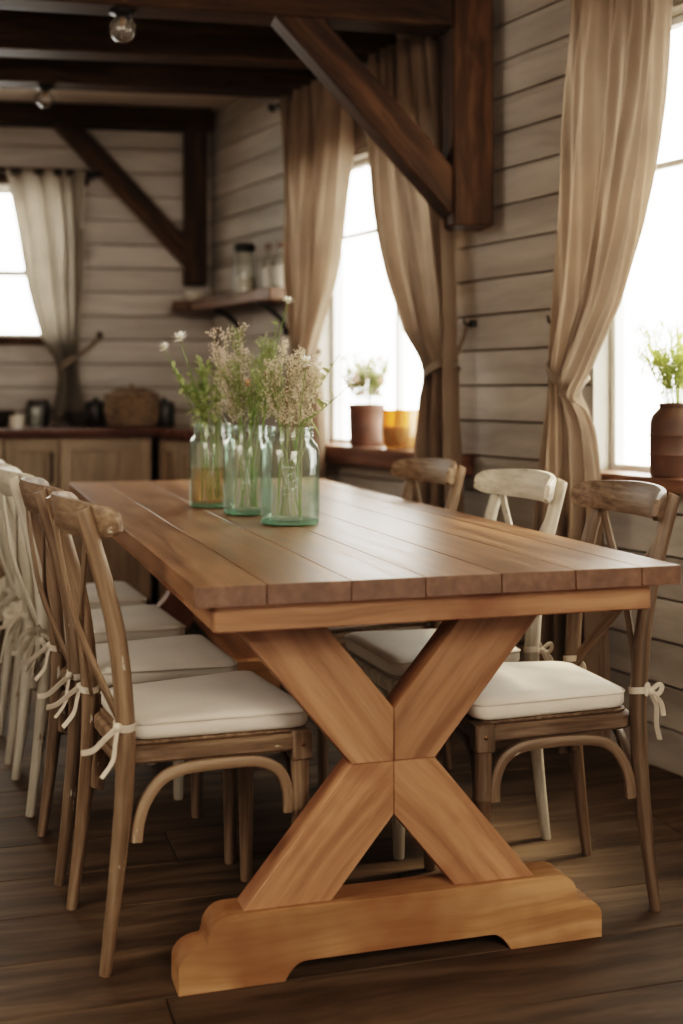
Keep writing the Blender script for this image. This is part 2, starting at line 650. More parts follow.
room_edges = [(wallp(0, -.11), NW), (backp(0, -.11), BN), (Vector((XL - .1, 0, 0)), Vector((1, 0, 0))), (Vector((0, YF - .1, 0)), Vector((0, 1, 0)))]
cb = MB()
yy = YF - .1
while yy < 7.0:
    pl = clip([(XL - .2, yy), (XR + .3, yy), (XR + .3, yy + .178), (XL - .2, yy + .178)], room_edges)
    if len(pl) > 2:
        cb.prism(pl, CEIL, CEIL + .03, 'z', (1, 0, 0), .002)
    yy += .18
cb.prism(clip([(XL - .2, YF - .2), (XR + .3, YF - .2), (XR + .3, 7.2), (XL - .2, 7.2)], room_edges), CEIL + .031, CEIL + .06, 'z', (1, 0, 0), 0)
structure(cb.build('ceiling', M['ceiling'], smooth=False))

A17 = math.radians(16.9)
fb = MB()
rw = .215
row = 0
yy = -4.3
while yy < 8:
    x = -5 + random.uniform(0, 1.5)
    x0 = -6.0
    while x0 < 6.5:
        ln = random.uniform(1.6, 2.6)
        fb.box((x0, yy + .0012, -.03), (x0 + ln - .0025, yy + rw - .0012, 0), (1, 0, 0), .0015, seg=1)
        x0 += ln
    yy += rw
    row += 1
fl = structure(place(fb.build('floor', M['floor'], smooth=False), (.2, 2.245 - .042, 0), A17))
MB().box((-6, -4.3, -.06), (6.5, 8, -.031), (1, 0, 0), 0).build('floor_base', M['backing'], fl)


# ------------------------------------------------------------------ windows
def window(idx, op, loc, rz, verticals, horizontals, glass_y=-.085, sillmat='sill', sill=(0, 0), trim_mat='window_paint', rev='jamb'):
    x0, x1, z0, z1 = op
    w = s_empty('window_%d' % idx, loc, rz)
    m = MB()
    for a, b in (((x0 - .001, -.125, z0), (x0 + .012, .002, z1)), ((x1 - .012, -.125, z0), (x1 + .001, .002, z1)),
                 ((x0, -.125, z1 - .012), (x1, .002, z1 + .001)), ((x0, -.125, z0 - .001), (x1, .002, z0 + .012))):
        m.box(a, b, (0, 0, 1), .001, seg=1)
    m.build('window_reveal', M[rev], w)
    m = MB()
    g = glass_y
    fw = .024
    a0, a1, c0, c1 = x0 + .012, x1 - .012, z0 + .012, z1 - .012
    m.box((a0, g - .02, c0), (a0 + fw, g + .02, c1), (0, 0, 1), .003)
    m.box((a1 - fw, g - .02, c0), (a1, g + .02, c1), (0, 0, 1), .003)
    m.box((a0, g - .02, c0), (a1, g + .02, c0 + fw), (1, 0, 0), .003)
    m.box((a0, g - .02, c1 - fw), (a1, g + .02, c1), (1, 0, 0), .003)
    for v, vw in verticals:
        m.box((v - vw / 2, g - .015, c0), (v + vw / 2, g + .015, c1), (0, 0, 1), .002)
    for h, hw in horizontals:
        m.box((a0, g - .013, h - hw / 2), (a1, g + .013, h + hw / 2), (1, 0, 0), .002)
    m.build('window_frame', M[trim_mat], w)
    MB().box((a0 + .01, g - .002, c0 + .01), (a1 - .01, g + .002, c1 - .01), (1, 0, 0), 0).build('window_pane', M['window_glass'], w)
    return w


w1 = window(1, WIN1, P0, RW, [(-.38, .016), (-.06, .014)], [(1.78, .018)])
w2 = window(2, WIN2, P0, RW, [(1.585, .022)], [(1.78, .018)])
w4 = window(3, WINB, C0, RB, [(1.37, .03)], [(1.72, .035)], rev='window_paint')
MB().box((-.78, -.06, .815), (.315, .085, .857), (1, 0, 0), .004).build('window_sill', M['sill'], w1)
MB().box((.93, -.06, .80), (2.26, .085, .876), (1, 0, 0), .004).build('window_sill', M['sill'], w2)
MB().box((.69, -.06, 1.345), (2.06, .06, 1.385), (1, 0, 0), .003).build('window_sill', M['beam'], w4)
MB().box((.64, .001, 2.175), (2.1, .045, 2.255), (1, 0, 0), .003).build('window_header', M['beam'], w4)

# ------------------------------------------------------------------ timber frame
RA = math.radians(192)
AXD = Vector((math.cos(RA), math.sin(RA), 0))
AP = Vector((.436, 4.316, 0))                   # foot of the near wall post line


def timber(idx, mb, mat, loc, rz, label):
    o = structure(place(mb.build('trim_%d' % idx, mat, smooth=True), loc, rz))
    return o


# near frame: tie beam, hanging post, brace
timber(1, MB().box((.072, -.07, 2.34), (3.2, .07, CEIL - .002), (1, 0, 0), .006), M['beam'], AP, RA, '')
timber(2, MB().box((-.069, -.069, 1.665), (.071, .071, CEIL - .002), (0, 0, 1), .006), M['beam_red'], AP, RA, '')
timber(3, MB().beam((.655, 0, 2.40), (.035, 0, 1.745), .12, .115, up=(0, 1, 0), bevel=.005), M['beam_red'], AP, RA, '')
# two middle ceiling beams
b2 = Vector((.02, 5.00, 0))
timber(4, MB().box((-.26, -.07, 2.40), (2.6, .07, CEIL - .002), (1, 0, 0), .006), M['beam'], b2, RB, '')
b3 = Vector((-.05, 5.50, 0))
timber(5, MB().box((0.02, -.07, 2.40), (2.6, .07, CEIL - .002), (1, 0, 0), .006), M['beam'], b3, RB, '')
# back wall frame
timber(6, MB().box((.01, .001, 2.468), (SB - .02, .13, CEIL - .002), (1, 0, 0), .006), M['beam'], C0, RB, '')
timber(7, MB().box((.03, .001, 1.66), (.15, .12, 2.467), (0, 0, 1), .006), M['beam'], C0, RB, '')
timber(8, MB().beam((.80, .06, 2.525), (.10, .06, 1.785), .105, .105, up=(0, 1, 0), bevel=.005), M['beam'], C0, RB, '')


# ------------------------------------------------------------------ ceiling lights
def bulb(loc, label, r):
    t = thing('ceiling_light', label, 'light', loc, RB, 'globe ceiling lights')
    MB().lathe([(.0, 0), (r * .95, 0), (r * .95, -.008), (r * .6, -.014), (r * .5, -.02), (0, -.02)], 24).build('canopy', M['black'], t)
    p = [(r * .35, -.016)]
    for i in range(1, 17):
        a = PI * i / 16
        if i < 2:
            continue
        p.append((max(.0001, r * math.sin(a)), -.014 - r + r * math.cos(a)))
    MB().lathe(p, 28).build('globe', M['bulb'], t)
    MB().lathe([(0, -.02), (r * .22, -.02), (r * .25, -.035), (r * .12, -.05), (0, -.056)], 12).build('lamp_holder', M['brass'], t)


ax = AP + AXD * 1.175
bulb((ax.x, ax.y, 2.3395), 'clear glass globe light under the nearest ceiling beam', .044)
ax = b3 + BX * 1.225
bulb((ax.x, ax.y, 2.3995), 'small glass globe light under the farther ceiling beam, at upper left', .04)

# ------------------------------------------------------------------ table
TO = (.1995, 2.2445, 0)
TA = math.radians(17)
table = thing('trestle_table', 'long farmhouse table with walnut plank top and X-shaped pine trestle', 'table', TO, TA)
xs = [-.4686, -.342, -.190, -.051, .0965, .246, .384, .4686]
TL = 2.56
mb = MB()
for a, b in zip(xs, xs[1:]):
    mb.box((a + .0009, 0, .734), (b - .0009, TL, .77), (0, 1, 0), .0007)
mb.build('tabletop', M['table_top'], table)
for a, b in (((-.429, .03, .684), (.421, .056, .7335)), ((-.429, TL - .056, .684), (.421, TL - .03, .7335))):
    MB().box(a, b, (1, 0, 0), .003).build('apron', M['pine'], table)
for a, b in (((-.429, .0565, .684), (-.403, TL - .0565, .7335)), ((.395, .0565, .684), (.421, TL - .0565, .7335))):
    MB().box(a, b, (0, 1, 0), .003).build('apron', M['pine'], table)


def arc(cx, cz, r, a0, a1, n):
    return [(cx + r * math.cos(math.radians(a0 + (a1 - a0) * i / n)), cz + r * math.sin(math.radians(a0 + (a1 - a0) * i / n))) for i in range(n + 1)]


def foot_profile(xc):
    h = .43
    half = [(h, 0), (h, .044)] + [(h - .05 + .05 * math.cos(math.radians(a)), .044 + .037 * math.sin(math.radians(a))) for a in range(12, 91, 13)] \
        + [(h - .053, .083), (h - .055, .092)] + arc(h - .098, .093, .042, 0, 90, 8)
    R = half
    Lh = [(-x, z) for x, z in half[::-1]]
    under = [(-h + .20, 0)] + [(-h + .20 + .042 * t, .034 * (1 - (1 - t) ** 2.2)) for t in (.2, .4, .6, .8, 1)] \
        + [(h - .20 - .042 * t, .034 * (1 - (1 - t) ** 2.2)) for t in (1, .8, .6, .4, .2)] + [(h - .20, 0)]
    return [(xc + x, z) for x, z in R + Lh + under]


for y0 in (.172, TL - .172 - .08):
    xc = -.036
    MB().prism(foot_profile(xc), y0, y0 + .08, 'y', (1, 0, 0), .005).build('foot', M['foot_pine'], table)
    cx, cz, hw, sl = -.047, .390, .085, .83
    ct = hw / sl
    hz, hb = .684 - cz, cz - .1355
    sx, sb = hz * sl, hb * sl
    g1, g2 = (sl, 0, 1), (-sl, 0, 1)
    e = .0006
    arms = [([(e, e), (e, ct), (sx - hw, hz), (sx + hw, hz), (hw, e)], g1),
            ([(-e, e), (-hw, e), (-sx - hw, hz), (-sx + hw, hz), (-e, ct)], g2),
            ([(-e, -e), (-e, -ct), (-sb + hw, -hb), (-sb - hw, -hb), (-hw, -e)], g1),
            ([(e, -e), (hw, -e), (sb + hw, -hb), (sb - hw, -hb), (e, -ct)], g2)]
    for poly, g in arms:
        MB().prism([(cx + x, cz + z) for x, z in poly], y0 + .011, y0 + .072, 'y', g, .0012).build('trestle_arm', M['pine'], table)
    MB().box((-.385, y0 + .005, .684), (.32, y0 + .078, .7335), (1, 0, 0), .003).build('cleat', M['pine'], table)

# ------------------------------------------------------------------ chairs
RR = [(1, .55), (.75, .9), (.3, 1), (-.3, 1), (-.75, .9), (-1, .55), (-1, -.55), (-.75, -.9), (-.3, -1), (.3, -1), (.75, -.9), (1, -.55)]


def smooth_path(keys, n=24):
    """Catmull-Rom through keys (tuples of any length)"""
    k = [keys[0]] + list(keys) + [keys[-1]]
    out = []
    m = len(keys) - 1
    for i in range(n + 1):
        t = i / n * m
        j = min(int(t), m - 1)
        f = t - j
        p0, p1, p2, p3 = k[j], k[j + 1], k[j + 2], k[j + 3]
        out.append(tuple(.5 * (2 * b + (c - a) * f + (2 * a - 5 * b + 4 * c - d) * f * f + (-a + 3 * b - 3 * c + d) * f ** 3)
                         for a, b, c, d in zip(p0, p1, p2, p3)))
    return out


SEAT = .428


def seat_outline(grow=0.0, n=8):
    """rounded trapezoid, counter-clockwise"""
    xb, xf, wb_, wf = -.185, .186, .158, .187
    pts = []
    corners = [((xf, -wf), .03), ((xf, wf), .03), ((xb, wb_), .035), ((xb, -wb_), .035)]
    for i, ((x, y), r) in enumerate(corners):
        sx = 1 if x > 0 else -1
        sy = 1 if y > 0 else -1
        c = (x - sx * r, y - sy * r)
        a0 = {(1, -1): -90, (1, 1): 0, (-1, 1): 90, (-1, -1): 180}[(sx, sy)]
        for j in range(n + 1):
            a = math.radians(a0 + 90 * j / n)
            pts.append((c[0] + (r + grow) * math.cos(a), c[1] + (r + grow) * math.sin(a)))
    return pts


def make_chair(name, label, wm, group):
    t = thing(name, label, 'chair', group=group)
    mb = MB()
    mb.prism(seat_outline(), SEAT - .042, SEAT - .008, 'z', (1, 0, 0), .006)
    mb.prism(seat_outline(-.012), SEAT - .0079, SEAT, 'z', (0, 1, 0), .003)
    mb.build('seat', wm, t)
    for s in (-1, 1):
        ks = smooth_path([(-.225, s * .165, 0, .0115), (-.205, s * .163, .16, .0150), (-.188, s * .163, .34, .0182), (-.187, s * .164, .48, .0185),
                          (-.207, s * .165, .66, .0175), (-.262, s * .165, .862, .0158), (-.2655, s * .165, .874, .0125), (-.267, s * .165, .879, .005)], 40)
        MB().tube([k[:3] for k in ks], [k[3] for k in ks], 14, up=(1, 0, 0)).build('rear_leg', wm, t)
        x, y = .167, s * .168
        mb = MB()
        mb.box((x - .0215, y - .0215, SEAT - .062), (x + .0215, y + .0215, SEAT - .003), (0, 0, 1), .004)
        mb.lathe([(.0001, 0), (.0125, 0), (.0135, .01), (.0165, .18), (.0165, .262), (.0195, .266), (.0195, .272), (.0185, .276), (.0195, SEAT - .06)], 18, (x, y, 0))
        mb.build('front_leg', wm, t)
        # bentwood hoop under the side
        hy = s * .170
        pth = smooth_path([(.142, hy, .262), (.140, hy, .305), (.122, hy, .347), (.083, hy, .369), (.03, hy, .3745), (-.06, hy, .3745), (-.112, hy, .362), (-.145, hy, .326), (-.161, hy, .285), (-.166, hy * .99, .245)], 30)
        MB().tube(pth, [(.0085, .0115)] * 31, sec=RR, up=(0, 0, 1)).build('hoop_brace', wm, t)
    for x, hw, zz in ((.167, .146, .262), (-.178, .142, .262)):
        pth = smooth_path([(x, -hw, zz), (x, -hw + .012, .31), (x, -hw + .05, .36), (x, -.04, .3745), (x, .04, .3745), (x, hw - .05, .36), (x, hw - .012, .31), (x, hw, zz)], 26)
        MB().tube(pth, [(.008, .0105)] * 27, sec=RR, up=(0, 0, 1)).build('hoop_brace', wm, t)
    # crest rail: wide bent board whose ends curl forward past the posts
    rings = []
    n = 26
    for i in range(n + 1):
        q = -1 + 2 * i / n
        y = q * .203
        x = -.278 + .040 * (y / .165) ** 2 + .012 * max(0, abs(q) - .8) / .2
        slope = 2 * .040 * y / .165 ** 2
        nx, ny = 1 / math.hypot(1, slope), -slope / math.hypot(1, slope)
        zt = .896 - .010 * q * q - (.012 * ((abs(q) - .85) / .15) ** 2 if abs(q) > .85 else 0)
        zb = .822 + .006 * q * q + (.012 * ((abs(q) - .85) / .15) ** 2 if abs(q) > .85 else 0)
        zc, hh = (zt + zb) / 2, (zt - zb) / 2
        th = .0105 if 0 < i < n else .006
        lean = -.22
        ring = []
        for a, b in ((-1, .7), (-.5, 1), (.5, 1), (1, .7), (1, -.7), (.5, -1), (-.5, -1), (-1, -.7)):
            ring.append(Vector((x + nx * a * th + lean * b * hh, y + ny * a * th, zc + b * hh)))
        rings.append(ring)
    cr = MB()
    cr.rings(rings)
    cr.g = [(v[1], v[0] + 3, v[2]) for v in cr.v]
    cr.build('crest_rail', wm, t)
    for s in (-1, 1):
        pth = smooth_path([(-.259 - .004 * s, s * .143, .832), (-.256 - .005 * s, s * .10, .765), (-.243 - .006 * s, s * .0, .645), (-.212 - .004 * s, -s * .10, .535), (-.187, -s * .148, .462)], 22)
        MB().tube(pth, [(.0145, .0042)] * 23, sec=RR, up=(1, 0, 0)).build('cross_slat', wm, t)
    for s in (-1, 1):
        m = MB()
        m.lathe([(0, 0), (.0045, 0), (.0042, .002), (.002, .003), (0, .003)], 10)
        o = m.build('screw_head', M['brass'], t)
        o.location = (.167, s * .1893, SEAT - .03)
        o.rotation_euler = (-s * PI / 2, 0, 0)
    return t


def strip(mb, pts, w, up=(0, 0, 1)):
    mb.tube(pts, [(w, .0012)] * len(pts), sec=[(1, .6), (0, 1), (-1, .6), (-1, -.6), (0, -1), (1, -.6)], up=up)


def make_cushion(label, group, bow='plain'):
    t = thing('seat_cushion', label, 'cushion', group=group)
    z0 = 0
    mb = MB()
    rings = []
    for g, z in ((-.022, 0), (-.008, .004), (-.003, .012), (-.003, .028), (-.006, .035), (-.016, .041), (-.04, .0445), (-.075, .0465), (-.11, .047)):
        ol = seat_outline(0, 8)
        cx, cy = .0, 0
        ring = []
        for x, y in ol:
            d = math.hypot(x, y)
            k = (d + g) / d
            X = x * k * .975 + .008
            # rear corners notched round the posts
            Y = y * k
            wob = .0018 * math.sin(31 * X + 17 * Y) + .0012 * math.sin(53 * Y)
            ring.append((X, Y, z + (wob if z > .03 else 0)))
        rings.append(ring)
    mb.rings(rings).build('cushion_body', M['cushion'], t, ang=80)
    ol = seat_outline(0)
    pth = [((x * (math.hypot(x, y) - .003) / math.hypot(x, y)) * .975 + .008, y * (math.hypot(x, y) - .003) / math.hypot(x, y), .034) for x, y in ol]
    MB().tube(pth + [pth[0]], .0026, 6, caps=False).build('piping', M['piping'], t, ang=80)
    for s in (-1, 1):
        px, py, pz = -.187, s * .164, .040
        mb = MB()
        r = .0205
        loop = [(px + r * math.cos(a), py + r * math.sin(a), pz + .004 * math.sin(a * 1.0)) for a in [2 * PI * i / 20 for i in range(21)]]
        mb.tube(loop, [(.0018, .0075)] * 21, sec=[(1, .9), (-1, .9), (-1, -.9), (1, -.9)], up=(0, 0, 1), caps=False)
        kx, ky = px - .017, py + s * .015          # knot at the outer back of the post
        kn = MB()
        mb.lathe([(0, -.009), (.007, -.006), (.0095, 0), (.007, .006), (0, .009)], 12, (kx, ky, pz))
        tb = .45 if bow == 'bow' else 1
        if bow == 'bow':
            strip(mb, smooth_path([(kx, ky, pz), (kx - .012, ky + s * .006, pz - .03), (kx - .010, ky + s * .01, pz - .065), (kx - .018, ky + s * .01, pz - .10)], 12), .0055, (1, .4, .2))
            strip(mb, smooth_path([(kx, ky, pz), (kx - .022, ky + s * .006, pz - .022), (kx - .026, ky + s * .012, pz - .05)], 10), .005, (1, .4, .2))
        else:
            strip(mb, smooth_path([(kx, ky, pz), (kx - .022, ky + s * .004, pz - .016), (kx - .048, ky + s * .008, pz - .036), (kx - .07, ky + s * .004, pz - .04)], 12), .0058, (0, 1, .3))
            strip(mb, smooth_path([(kx, ky, pz), (kx - .006, ky + s * .004, pz - .03), (kx - .012, ky + s * .01, pz - .06), (kx - .034, ky + s * .014, pz - .088)], 12), .0062, (1, .4, .2))
        if bow == 'bow':
            for dx, dz in ((-.024, .008), (.014, .010)):
                strip(mb, smooth_path([(kx, ky, pz), (kx + dx * .7, ky + s * .008, pz + dz + .008), (kx + dx, ky + s * .008, pz + dz), (kx + dx * .7, ky + s * .004, pz + dz - .014), (kx, ky, pz)], 14), .005, (0, 1, 0))
        if bow == 'lace':
            for q in range(9):
                a = q / 9 * 2 * PI
                ex, ez = .04 * math.cos(a), .045 * math.sin(a) - .02
                strip(mb, smooth_path([(kx, ky, pz), (kx + ex * .6 - .01, ky + s * .018, pz + ez * .6 + .014), (kx + ex - .01, ky + s * .012, pz + ez), (kx + ex * .5, ky + s * .005, pz + ez * .5 - .012), (kx, ky, pz)], 12), .006, (0, 1, 0))
            for q in range(3):
                strip(mb, smooth_path([(kx, ky, pz), (kx - .01 - .015 * q, ky + s * .01, pz - .05), (kx - .02 - .02 * q, ky + s * .012, pz - .10 - .02 * q)], 8), .009, (1, 0, 0))
        mb.build('tie', M['lace'] if bow == 'lace' else M['ribbon'], t, ang=60)
    return t


GL, GR = 'chairs along the left side of the table', 'chairs along the right side of the table'


def rotd(a):
    a = math.radians(a)
    return Vector((math.cos(a), math.sin(a), 0)), Vector((-math.sin(a), math.cos(a), 0))


def put_chair(chair, cush, foot, yaw, near):
    """foot = floor point of the rear leg nearest the viewer; near = -1 or 1, its side"""
    c, l = rotd(yaw)
    o = Vector((foot[0], foot[1], 0)) + c * .225 - l * (near * .165)
    place(chair, o, math.radians(yaw))
    if cush:
        place(cush, (o.x, o.y, SEAT + .0005), math.radians(yaw))


c1 = make_chair('cross_back_chair', 'weathered oak cross-back chair nearest on the left, cushion tied with ribbon', M['oak'], GL)
k1 = make_cushion('cream seat cushion on the nearest left-hand chair', 'cream seat cushions')
put_chair(c1, k1, (-.446, 2.358), 23, -1)


def recolor(root, mat, old):
    for o in kids(root):
        if o.type == 'MESH' and o.data.materials[0] in old:
            o.data = o.data.copy()
            o.data.materials[0] = mat


OAKS = [M['oak'], M['oak_grey'], M['oak_dark'], M['white_paint']]


def another(label, clabel, mat, foot, yaw, near, group, kproto=k1):
    c = copy_tree(c1)
    c['label'] = label
    c['group'] = group
    if mat != M['oak']:
        recolor(c, mat, OAKS)
    k = copy_tree(kproto)
    k['label'] = clabel
    put_chair(c, k, foot, yaw, near)
    return c, k


another('greyish oak cross-back chair on the left, second from the camera', 'cream seat cushion on the second left-hand chair', M['oak_grey'], (-.63, 2.79), 20, -1, GL)
k_lace = make_cushion('cream seat cushion with a ruffled bow on the whitewashed left-hand chair', 'cream seat cushions', 'lace')
c3 = copy_tree(c1)
c3['label'] = 'whitewashed cross-back chair on the left side, third from the camera'
recolor(c3, M['white_paint'], OAKS)
put_chair(c3, k_lace, (-.808, 3.243), 21, -1)
another('pale weathered cross-back chair farthest along the left side of the table', 'cream seat cushion on the farthest left-hand chair', M['white_paint'], (-.985, 3.70), 20, -1, GL, k_lace)

k_bow = make_cushion('cream seat cushion with a bow on the nearest right-hand chair', 'cream seat cushions', 'bow')
c5 = copy_tree(c1)
c5['label'] = 'smoky brown cross-back chair nearest on the right side of the table'
c5['group'] = GR
recolor(c5, M['oak_dark'], OAKS)
put_chair(c5, k_bow, (.667, 2.656), 194.5, 1)
another('cream painted cross-back chair in the middle of the right side', 'cream seat cushion on the cream painted chair at right', M['white_paint'], (.505, 3.08), 199, 1, GR, k_bow)
another('brown oak cross-back chair farthest along the right side, below the window', 'cream seat cushion on the farthest right-hand chair', M['oak'], (.313, 3.65), 201, 1, GR, k_bow)


# ------------------------------------------------------------------ glass jars of flowers
def make_jar(label, loc, R, H, wm, rz=0):
    t = thing('glass_jar', label, 'jar', loc, rz, 'mason jars on the table')
    T = .0035
    outer = [(.001, .004), (R * .80, .004), (R * .93, .002), (R * .985, .012), (R, .03), (R, H * .70), (R * .985, H * .76), (R * .93, H * .81), (R * .80, H * .855),
             (R * .765, H * .875), (R * .765, H * .89), (R * .80, H * .897), (R * .80, H * .907), (R * .765, H * .914), (R * .765, H * .928), (R * .80, H * .935), (R * .80, H * .945),
             (R * .765, H * .952), (R * .765, H * .975), (R * .79, H * .982), (R * .79, H * .994), (R * .77, H)]
    inner = [(R * .73, H), (R * .72, H * .87), (R * .86, H * .80), (R - T, H * .69), (R - T, .03), (R * .9, .014), (.001, .012)]
    MB().lathe(outer + inner, 48).build('jar_body', M['jar_glass'], t, ang=50)
    MB().lathe([(.001, .0005), (R * .84, .0005), (R * .96, .004), (R * .975, .011), (R * .85, .0118), (.001, .0118)], 48).build('jar_base', M['jar_base'], t)
    wl_ = H * .46
    MB().lathe([(.001, .0145), (R * .88, .0165), (R - T - .002, .032), (R - T - .002, wl_), (.001, wl_)], 48).build('water', wm, t)
    # raised glass lettering band is left plain: only shoulder rings
    return t


def stem_path(base, neck, tip, n=14, sag=.0):
    return smooth_path([base, tuple((a + b) / 2 for a, b in zip(base, neck)), neck, tuple(a * .45 + b * .55 for a, b in zip(neck, tip)), tip], n)


def rnd_dir(up=.4):
    v = Vector((random.gauss(0, 1), random.gauss(0, 1), random.gauss(0, .6) + up))
    return v.normalized()


def blossom(mb, p, d, r, petals=8, cup=.25):
    g, a, b = MB._frame(d)
    for ring, rr in ((0, 1.0), (1, .62)):
        for i in range(petals):
            an = 2 * PI * (i + .5 * ring) / petals
            dirv = (a * math.cos(an) + b * math.sin(an) + g * (cup + .45 * ring)).normalized()
            mb.leaf(Vector(p), dirv, r * rr, r * .62 * rr, -.12)


def flower_stem(kind, base, neck, tip, label, group, rad=.0018, extra=None):
    p = stem_path(base, neck, tip)
    t = thing(*{'plume': ('seed_grass_stem',), 'pink': ('pink_plume_stem',), 'fern': ('feathery_stem',), 'white': ('white_flower_stem',),
                'leaf': ('leafy_stem',), 'rose': ('rose_flower_stem',)}[kind], label, 'flower', base, 0, group)
    o = Vector(base)
    P = [Vector(q) - o for q in p]
    sm = M['stem_pale'] if kind in ('plume', 'pink') else M['stem']
    mb = MB()
    mb.tube(P, [rad * (1.25 - .6 * i / len(P)) for i in range(len(P))], 6)
    up = (P[-1] - P[-3]).normalized()
    neck_i = len(P) // 2

    def along(f):
        x = neck_i + f * (len(P) - 1 - neck_i)
        i = min(int(x), len(P) - 2)
        return P[i].lerp(P[i + 1], x - i)
    if kind in ('plume', 'pink'):
        hd = MB()
        L_ = extra or .12
        for k in range(34):
            f = .04 + .96 * k / 34
            q = along(f)
            dr = (rnd_dir(.5) + up * .9).normalized()
            ln = random.uniform(.018, .045) * (1.2 - .75 * abs(f - .35)) * L_ / .12
            e = q + dr * ln
            mb.tube([q, q.lerp(e, .5) + Vector((0, 0, .002)), e], .0004, 3, caps=False)
            for j in range(8):
                hd.octa(q.lerp(e, .25 + .75 * j / 7) + rnd_dir(0) * .0048, random.uniform(.0013, .0027), 1.5, rnd_dir(.5))
        mb.build('stem', sm, t)
        hd.build('seed_head', M['seed'] if kind == 'plume' else M['pink'], t, smooth=False)
    elif kind == 'fern':
        lf = MB()
        for k in range(26):
            f = .1 + .9 * k / 26
            q = along(f)
            dr = (rnd_dir(.3) + up * .7).normalized()
            ln = .058 * (1.15 - .75 * f)
            e = q + dr * ln
            mb.tube([q, q.lerp(e, .5), e], .0005, 3, caps=False)
            for j in range(11):
                b = q.lerp(e, .15 + .85 * j / 10)
                lf.leaf(b, (dr * .9 + rnd_dir(.2) * .9), random.uniform(.010, .022), .0022, .1)
        mb.build('stem', sm, t)
        lf.build('foliage', M['fern'], t, smooth=False)
    elif kind == 'leaf':
        lf = MB()
        for k in range(extra or 11):
            f = .05 + .95 * k / (extra or 11)
            q = along(f)
            dr = (rnd_dir(.2) + up * .5).normalized()
            lf.leaf(q, dr, random.uniform(.032, .06) * (1.1 - .5 * f), random.uniform(.011, .020), .25)
        mb.build('stem', sm, t)
        lf.build('foliage', M['leaf'], t)
    elif kind in ('white', 'rose'):
        lf = MB()
        for k in range(4):
            q = along(.1 + .18 * k)
            lf.leaf(q, (rnd_dir(.2) + up * .6).normalized(), random.uniform(.02, .04), .006, .2)
        mb.build('stem', sm, t)
        lf.build('foliage', M['leaf'], t)
        fl_ = MB()
        blossom(fl_, P[-1], (up + Vector((0, -.8, .1))).normalized(), extra or .02, 9)
        fl_.build('blossom', M['petal'] if kind == 'white' else M['rose'], t)
        ce = MB()
        ce.lathe([(0, -.002), (.003, -.001), (.0036, .001), (.002, .003), (0, .0036)], 8)
        c = ce.build('flower_centre', M['yellow'], t)
        c.location = P[-1] + (up + Vector((0, -.8, .1))).normalized() * .004
    return t


J1 = Vector((-.129, 3.125, .77))
J2 = Vector((-.253, 3.375, .77))
J3 = Vector((-.372, 3.60, .77))
RJ, HJ = .0675, .243
make_jar('pale green glass jar nearest the camera, filled with beige grasses', J1, .0745, HJ, M['water'])
make_jar('pale green glass jar in the middle, between the two others', J2, RJ * .98, HJ * .99, M['water'])
make_jar('pale green glass jar farthest back, holding amber-tinted water', J3, RJ * .98, HJ * .985, M['water_amber'])


def stand(kind, J, spread, tip, label, group, n=1, ext=None, rad=.0018):
    """tip: (dx, dy, height above table) relative to the jar"""
    for i in range(n):
        a = random.uniform(0, 2 * PI)
        rb = random.uniform(.01, .038)
        base = J + Vector((rb * math.cos(a), rb * math.sin(a), .017 + random.uniform(0, .006)))
        d = Vector((tip[0], tip[1], 0))
        q = random.uniform(.005, .036)
        nd = (d.normalized() if d.length > .01 else Vector((1, 0, 0)))
        neck = J + nd * q + Vector((random.uniform(-.018, .018), random.uniform(-.018, .018), HJ - .005))
        tp = J + Vector((tip[0] + random.gauss(0, spread), tip[1] + random.gauss(0, spread), tip[2] + random.gauss(0, spread * .7)))
        flower_stem(kind, tuple(base), tuple(neck), tuple(tp), label, group, rad, ext)


# front jar: beige seed grasses, two daisies, wiry sprigs to the right
for tx, tz, nn in ((-.045, .40, 2), (-.01, .43, 2), (.035, .425, 2), (.078, .395, 2), (.02, .37, 2), (-.03, .345, 1), (.05, .35, 2)):
    stand('plume', J1, .014, (tx, 0, tz), 'wispy beige seed grass stem standing in the nearest jar', 'beige seed grasses in the nearest jar', nn)
stand('white', J1, .003, (.045, -.085, .40), 'small white flower facing out amid the beige grasses of the nearest jar', 'white flowers in the jars', 1, .022)
stand('white', J1, .003, (.150, -.02, .345), 'white flower leaning far out to the right of the nearest jar', 'white flowers in the jars', 1, .024)
stand('leaf', J1, .003, (.125, .0, .425), 'thin leafy sprig arching up to the right from the nearest jar', 'leafy sprigs in the nearest jar', 1, 9)
stand('leaf', J1, .003, (.120, -.02, .315), 'thin leafy sprig drooping low to the right from the nearest jar', 'leafy sprigs in the nearest jar', 1, 9)
stand('fern', J1, .02, (-.05, 0, .37), 'feathery green stem standing among the grasses of the nearest jar', 'feathery stems in the nearest jar', 3)
# middle jar: tall feathery greens, pink plumes, one tall white flower
for tx, tz, nn in ((-.02, .50, 2), (.045, .46, 3), (.075, .43, 2), (.03, .42, 2), (-.075, .41, 2)):
    stand('fern', J2, .015, (tx, 0, tz), 'tall feathery green stem standing in the middle jar', 'feathery greens in the middle jar', nn)
for tx, tz, nn in ((-.06, .49, 2), (-.03, .505, 1), (-.09, .43, 2), (-.015, .45, 1), (.10, .46, 1)):
    stand('pink', J2, .012, (tx, 0, tz), 'dusty pink feathery plume standing in the middle jar', 'dusty pink plumes in the middle jar', nn)
stand('white', J2, .002, (.108, -.02, .575), 'white flower on the tallest stem, rising above all the jars', 'white flowers in the jars', 1, .02)
stand('leaf', J2, .004, (.07, 0, .53), 'slender leafy stem beside the tallest white flower', 'leafy stems in the middle jar', 1, 10)
stand('rose', J2, .004, (.0, -.06, .345), 'small rose-coloured flower low at the front of the middle jar', 'rose flowers in the middle jar', 1, .014)
